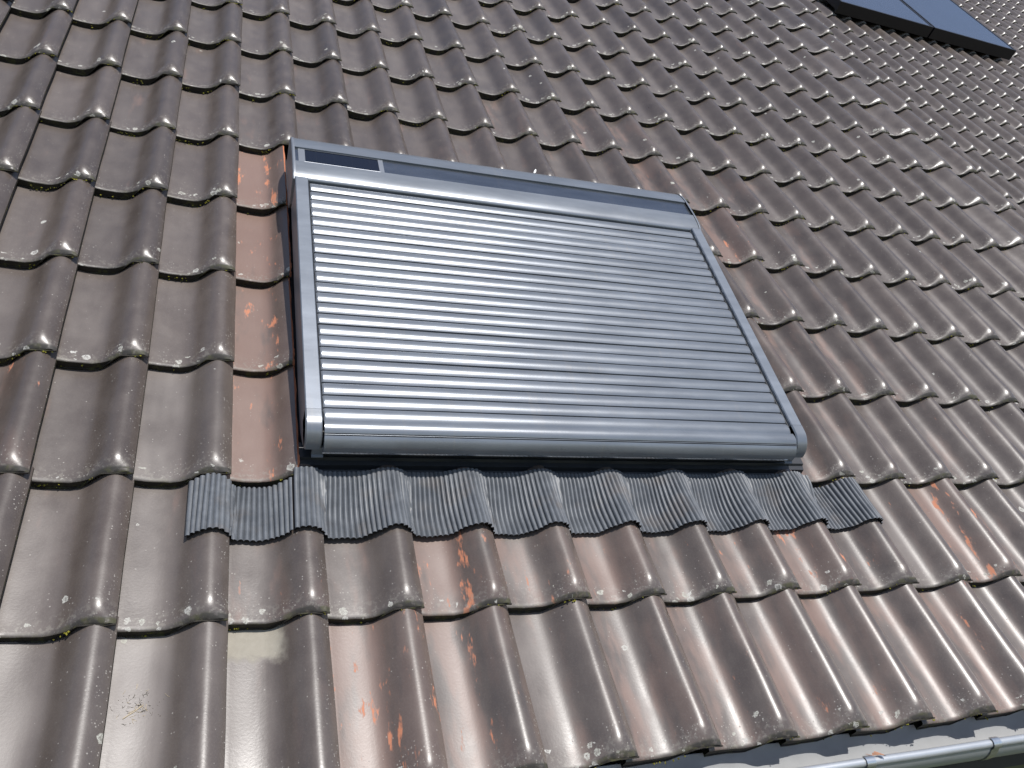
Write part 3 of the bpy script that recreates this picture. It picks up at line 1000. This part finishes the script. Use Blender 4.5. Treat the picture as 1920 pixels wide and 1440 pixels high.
# ------------------------------------------------------------------ bits lying about
def on_tile(u, v, d=0.0): return (u, v, surf(u, v) + d)
STRAW = mat_simple('dry_straw', (0.42, 0.34, 0.22), .8, 0, .25, 60)
CRUMB = mat_simple('dark_crumbs', (0.06, 0.05, 0.035), .95, 0, .3, 90)
rs = random.Random(21)
cu, cv = -.155, -.150
sm = MB()
org = Vector(on_tile(cu, cv))
def loc_(p): return tuple(Vector(p) - org)
def stalk(mb, u, v, a, ln, r, mat):
    pts = []
    for q in range(4):
        e_ = (q / 3 - .5) * ln
        uu, vv = u + e_ * math.cos(a), v + e_ * math.sin(a) + .001 * math.sin(q * 2.0 + a)
        pts.append(loc_(on_tile(uu, vv, r + .0008 + .001 * abs(math.sin(q + u * 90)))))
    mb.tube(pts, r, 4, mat)
stalk(sm, cu - .004, cv - .006, R_(38), .036, .0009, 0)
stalk(sm, cu + .002, cv + .000, R_(30), .028, .0006, 0)
for _ in range(46):
    stalk(sm, cu + rs.gauss(0, .016), cv + rs.gauss(.004, .016), rs.uniform(0, 3.14), rs.uniform(.004, .013), rs.uniform(.0002, .0004), rs.choice((0, 1, 1)))
straw = link('straw_tuft', None, None, M @ Matrix.Translation(org), label='small tuft of dry straw on a dusty grey tile by the eave', category='straw')
build('stalks', sm, [STRAW, CRUMB], straw, 60, kind='stuff')
cb = MB()
for _ in range(60):
    p = loc_(on_tile(cu + rs.gauss(.006, .02), cv + rs.gauss(.006, .018), .0006))
    cb.box(tuple(a - rs.uniform(.0003, .0010) for a in p), tuple(a + rs.uniform(.0003, .0010) for a in p))
build('crumbs', cb, CRUMB, straw, 0, kind='stuff')

# white down feather above the hood
FEA = mat_simple('white_feather', (0.80, 0.80, 0.78), .8, 0, .04, 50)
fo = Vector(on_tile(1.112, 1.862, .006))
fm = MB()
rows = []
for q in range(9):
    e_ = q / 8
    w_ = .0055 * math.sin(math.pi * min(1, .12 + e_ * .86)) ** .7
    c_ = Vector((.030 * e_ + .004 * e_ * e_, .050 * e_ - .010 * e_ * e_, .004 * math.sin(e_ * 3)))
    d_ = Vector((.85, -.5, 0))
    rows.append([tuple(c_ - d_ * w_ + Vector((0, 0, -.0008))), tuple(c_ + Vector((0, 0, .0006))), tuple(c_ + d_ * w_ + Vector((0, 0, -.0008)))])
fm.quad_grid(rows, 0)
fea = link('feather', None, None, M @ Matrix.Translation(fo), label='small white feather lying just above the shutter hood', category='feather')
build('vane', fm, FEA, fea, 60)
qm = MB(); qm.tube([(-.006, -.010, .0004), (.012, .020, .0016), (.034, .040, .001)], [.0006, .0005, .0002], 5)
build('quill', qm, FEA, fea, 60)

# chip of mortar on the apron's upper edge
CHIPM = mat_simple('white_chip', (0.70, 0.70, 0.68), .9, 0, .08, 80)
ch = MB(); mo_keep = mo; mo = ch
blob((0, 0, 0), .0038, .8)
for v_ in range(5): blob((rs.uniform(-.003, .003), rs.uniform(-.002, .002), rs.uniform(-.001, .001)), .0022)
mo = mo_keep
cp = ray_plane(591, 882, -.006)
build('stone_chip', ch, CHIPM, None, 20, mat4=M @ Matrix.Translation(cp), label='tiny white stone chip on the upper edge of the apron', category='stone chip')

# dry leaf caught on the gutter edge
LEAF = mat_simple('dry_leaf', (0.34, 0.17, 0.10), .7, 0, .3, 120)
lf = MB()
rows = []
for q in range(8):
    e_ = q / 7
    w_ = .0075 * math.sin(math.pi * (.08 + e_ * .86)) * (1 + .25 * math.sin(q * 2.3))
    z_ = .006 * e_ + .003 * math.sin(e_ * 4)
    rows.append([(-.5 * w_ + .022 * e_, w_ - .010 * e_, z_ + .002), (.022 * e_, -.012 * e_, z_), (.5 * w_ + .022 * e_, -w_ - .014 * e_, z_ + .0025)])
lf.quad_grid(rows, 0)
leaf = link('dry_leaf', None, None, Matrix.Translation((1.362, bx.y + .004, bx.z + .0105)), label='curled brown dry leaf on the gutter edge beside a clip', category='leaf')
build('blade', lf, LEAF, leaf, 60)
pm = MB(); pm.tube([(0, 0, .0005), (-.008, .004, .001), (-.013, .009, .0005)], [.0007, .0006, .0005], 5)
build('stem', pm, LEAF, leaf, 60)

# ------------------------------------------------------------------ block wall and greenery below the eave
wallo = [o for o in house.children if o.name.startswith('wall')][0]
blk = MB(); bw_, bh_ = .386, .186
blk.box((-bw_/2, -.012, -bh_/2), (bw_/2, .0, bh_/2))
bme = blk.mesh('block', [RENDERW], 0)
for j in range(6):
    for i in range(9):
        p = Vector((1.3 + .4 * i + (.2 if j % 2 else 0), WALLY - .0005, -.62 - .2 * j))
        m_ = MI @ Matrix.Translation(p)
        link('block', bme, wallo, m_)
shrub_o = Vector((2.55, WALLY - .16, GZ))
shrub = link('shrub', None, None, Matrix.Translation(shrub_o), label='leafy green shrub against the wall below the gutter', category='shrub')
LEAFG = mat_simple('green_leaves', (0.13, 0.24, 0.045), .55, 0, .35, 30)
STEMM = mat_simple('brown_stem', (0.10, 0.08, 0.04), .8, 0, .2, 30)
sg = random.Random(4)
stm = MB(); lv = MB()
for q in range(9):
    a = sg.uniform(0, 6.28); top_ = Vector((sg.uniform(-.35, .45), sg.uniform(-.10, .10), sg.uniform(1.9, 2.38)))
    pts = [Vector((.06 * math.cos(a), .04 * math.sin(a), 0)).lerp(top_, e_) + Vector((.03 * math.sin(e_ * 7 + q), 0, 0)) for e_ in (0, .3, .6, .85, 1)]
    stm.tube(pts, [.012, .009, .006, .004, .002], 6)
    for _ in range(150):
        e_ = sg.uniform(.15, 1) ** .6
        c = pts[0].lerp(top_, e_) + Vector((sg.gauss(0, .09), sg.gauss(0, .05), sg.gauss(0, .05)))
        d = Vector((sg.uniform(-1, 1), sg.uniform(-1, 1), sg.uniform(-.4, .6))).normalized()
        n_ = d.cross(Vector((sg.uniform(-1, 1), sg.uniform(-1, 1), sg.uniform(-1, 1)))).normalized()
        l_ = sg.uniform(.02, .045)
        lv.poly([tuple(c), tuple(c + d * l_ * .5 + n_ * l_ * .28), tuple(c + d * l_), tuple(c + d * l_ * .5 - n_ * l_ * .28)])
build('stems', stm, STEMM, shrub, 60, kind='stuff')
build('leaves', lv, LEAFG, shrub, 0, kind='stuff')
